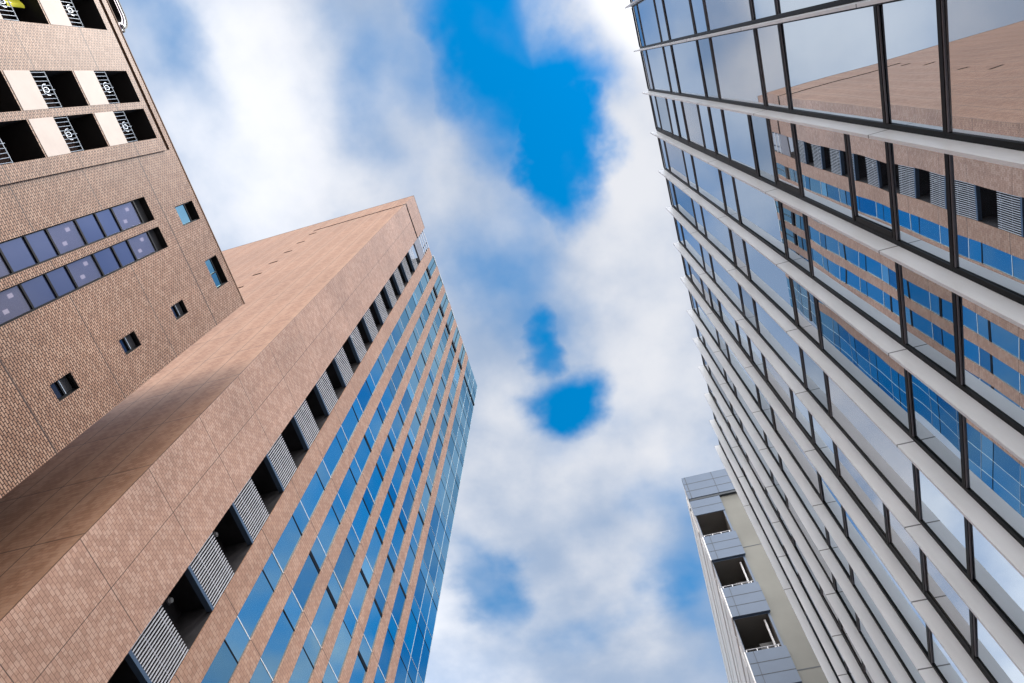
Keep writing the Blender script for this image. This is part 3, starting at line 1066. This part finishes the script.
# ------------------------------------------------------------------ balcony building at the end of the street
def building_d():
    root = thing('apartment_building', 'grey balcony block with beige wall standing beyond the white fins', 'building', (.104 * D, D, 0))
    ox, oy = .104 * D, D
    x0 = .104 * D
    xw = .170 * D
    X1 = 14.0
    def zz(v): return v * D + EYE
    TOP = zz(1.434)
    YF = D + 34
    def put(m_, name, parent=root):
        m_.v = [(v[0] - ox, v[1] - oy, v[2]) for v in m_.v]
        return m_.build(name, parent)
    wl = MB()
    holes = []
    nb = 8
    for k in range(nb):
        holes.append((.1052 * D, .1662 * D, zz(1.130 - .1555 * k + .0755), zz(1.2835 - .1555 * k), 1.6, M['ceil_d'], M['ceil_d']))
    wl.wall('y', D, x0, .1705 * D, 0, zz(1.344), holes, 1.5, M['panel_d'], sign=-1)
    yb = D + .10
    wl.poly([(.1705 * D, D, 0), (.1705 * D, yb, 0), (.1705 * D, yb, zz(1.344)), (.1705 * D, D, zz(1.344))], M['panel_d'])
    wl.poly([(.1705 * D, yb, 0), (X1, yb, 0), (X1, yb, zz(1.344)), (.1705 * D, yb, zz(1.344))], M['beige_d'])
    # street side
    wl.poly([(x0, D, 0), (x0, D, TOP), (x0, YF, TOP), (x0, YF, 0)], M['white_d'])
    wl.poly([(X1, D, 0), (X1, YF, 0), (X1, YF, TOP), (X1, D, TOP)], M['white_d'])
    wl.poly([(x0, YF, 0), (x0, YF, TOP), (X1, YF, TOP), (X1, YF, 0)], M['white_d'])
    put(wl, 'wall')
    rf = MB(); rf.poly([(x0, D, TOP - .3), (X1, D, TOP - .3), (X1, YF, TOP - .3), (x0, YF, TOP - .3)], M['roof'])
    put(rf, 'roof')
    # roof parapet with its panel joints
    pa = MB()
    pa.box(x0 - .02, X1, D - .06, D + .2, zz(1.3475), TOP, M['panel_d'])
    pa.box(x0, X1, D - .03, D + .2, zz(1.340), zz(1.3475), M['line_d'])
    for zq in (1.376, 1.405):
        pa.box(x0 - .001, X1, D - .064, D - .058, zz(zq) - .02, zz(zq) + .02, M['line_d'])
    for k in range(4):
        xq = .1745 * D + k * 1.53
        pa.box(xq - .012, xq + .012, D - .067, D - .061, zz(1.348), TOP - .002, M['line_d'])
    pa.box(.1235 * D - 0.3, .1235 * D - .27, D - .067, D - .061, zz(1.348), TOP - .002, M['line_d'])
    put(pa, 'parapet')
    # wall joints
    jn = MB()
    for k in range(5):
        zq = zz(1.159 - .3105 * k)
        jn.box(.1710 * D, X1 - .1, yb - .006, yb + .02, zq - .022, zq + .022, M['line_d'])
    put(jn, 'wall_joint')
    # balconies
    for k in range(nb):
        zt = zz(1.2035 - .1555 * k); zb = zz(1.130 - .1555 * k)
        p_ = MB()
        p_.box(x0 - .05, .1725 * D, D - .12, D - .004, zb, zt, M['panel_d'])
        p_.box(x0 - .056, x0 - .01, D - .124, D + .9, zb - .02, zt + .02, M['white_d'])
        for q in (.34, .67):
            zq = zb + (zt - zb) * q
            p_.box(x0 - .01, .1725 * D - .001, D - .125, D - .118, zq - .014, zq + .014, M['line_d'])
        p_.box(x0 + .28, x0 + .30, D - .127, D - .121, zb + .001, zt - .001, M['line_d'])
        po = put(p_, 'balcony')
        r = MB()
        r.bar((x0 + .05, D - .05, zt + .16), (.165 * D, D - .05, zt + .16), .020, M['slat'])
        for q in range(4):
            xq = x0 + .06 + (.061 * D - .15) * q / 3
            r.bar((xq, D - .05, zt - .01), (xq, D - .05, zt + .16), .02, M['white'], 5)
        put(r, 'handrail', po)
        if k != 0:
            dr = MB(); dr.box(.136 * D, .1655 * D, D + .62, D + .70, zt - .1, zt + .95, M['door_d'])
            put(dr, 'outdoor_unit', po)
            pp = MB(); pp.bar((.1585 * D, D + .25, zt), (.1585 * D, D + .25, zt + 1.70), .045, M['white'], 10)
            put(pp, 'drain_pipe', po)
    # top band under the parapet
    tb = MB()
    tb.box(x0 - .04, .1715 * D, D - .035, D - .003, zz(1.2840), zz(1.338), M['panel_d'])
    tb.box(x0, .1715 * D, D - .040, D - .033, zz(1.311) - .016, zz(1.311) + .016, M['line_d'])
    put(tb, 'fascia')
    # ledges along the street side
    ld = MB()
    for k in range(10):
        zt = zz(1.2035 + .1555 - .1555 * k)
        ld.box(x0 - .045, x0 - .004, D + .95, YF, zt - 1.7, zt + .05, M['white_d'])
        ld.box(x0 - .012, x0 - .002, D + .95, YF, zt + .06, zt + .30, M['line_d'])
        ld.box(x0 - .040, x0 - .002, D + .95, YF, zt + .31, zt + 1.3, M['white_d'])
    put(ld, 'ledge')


building_d()
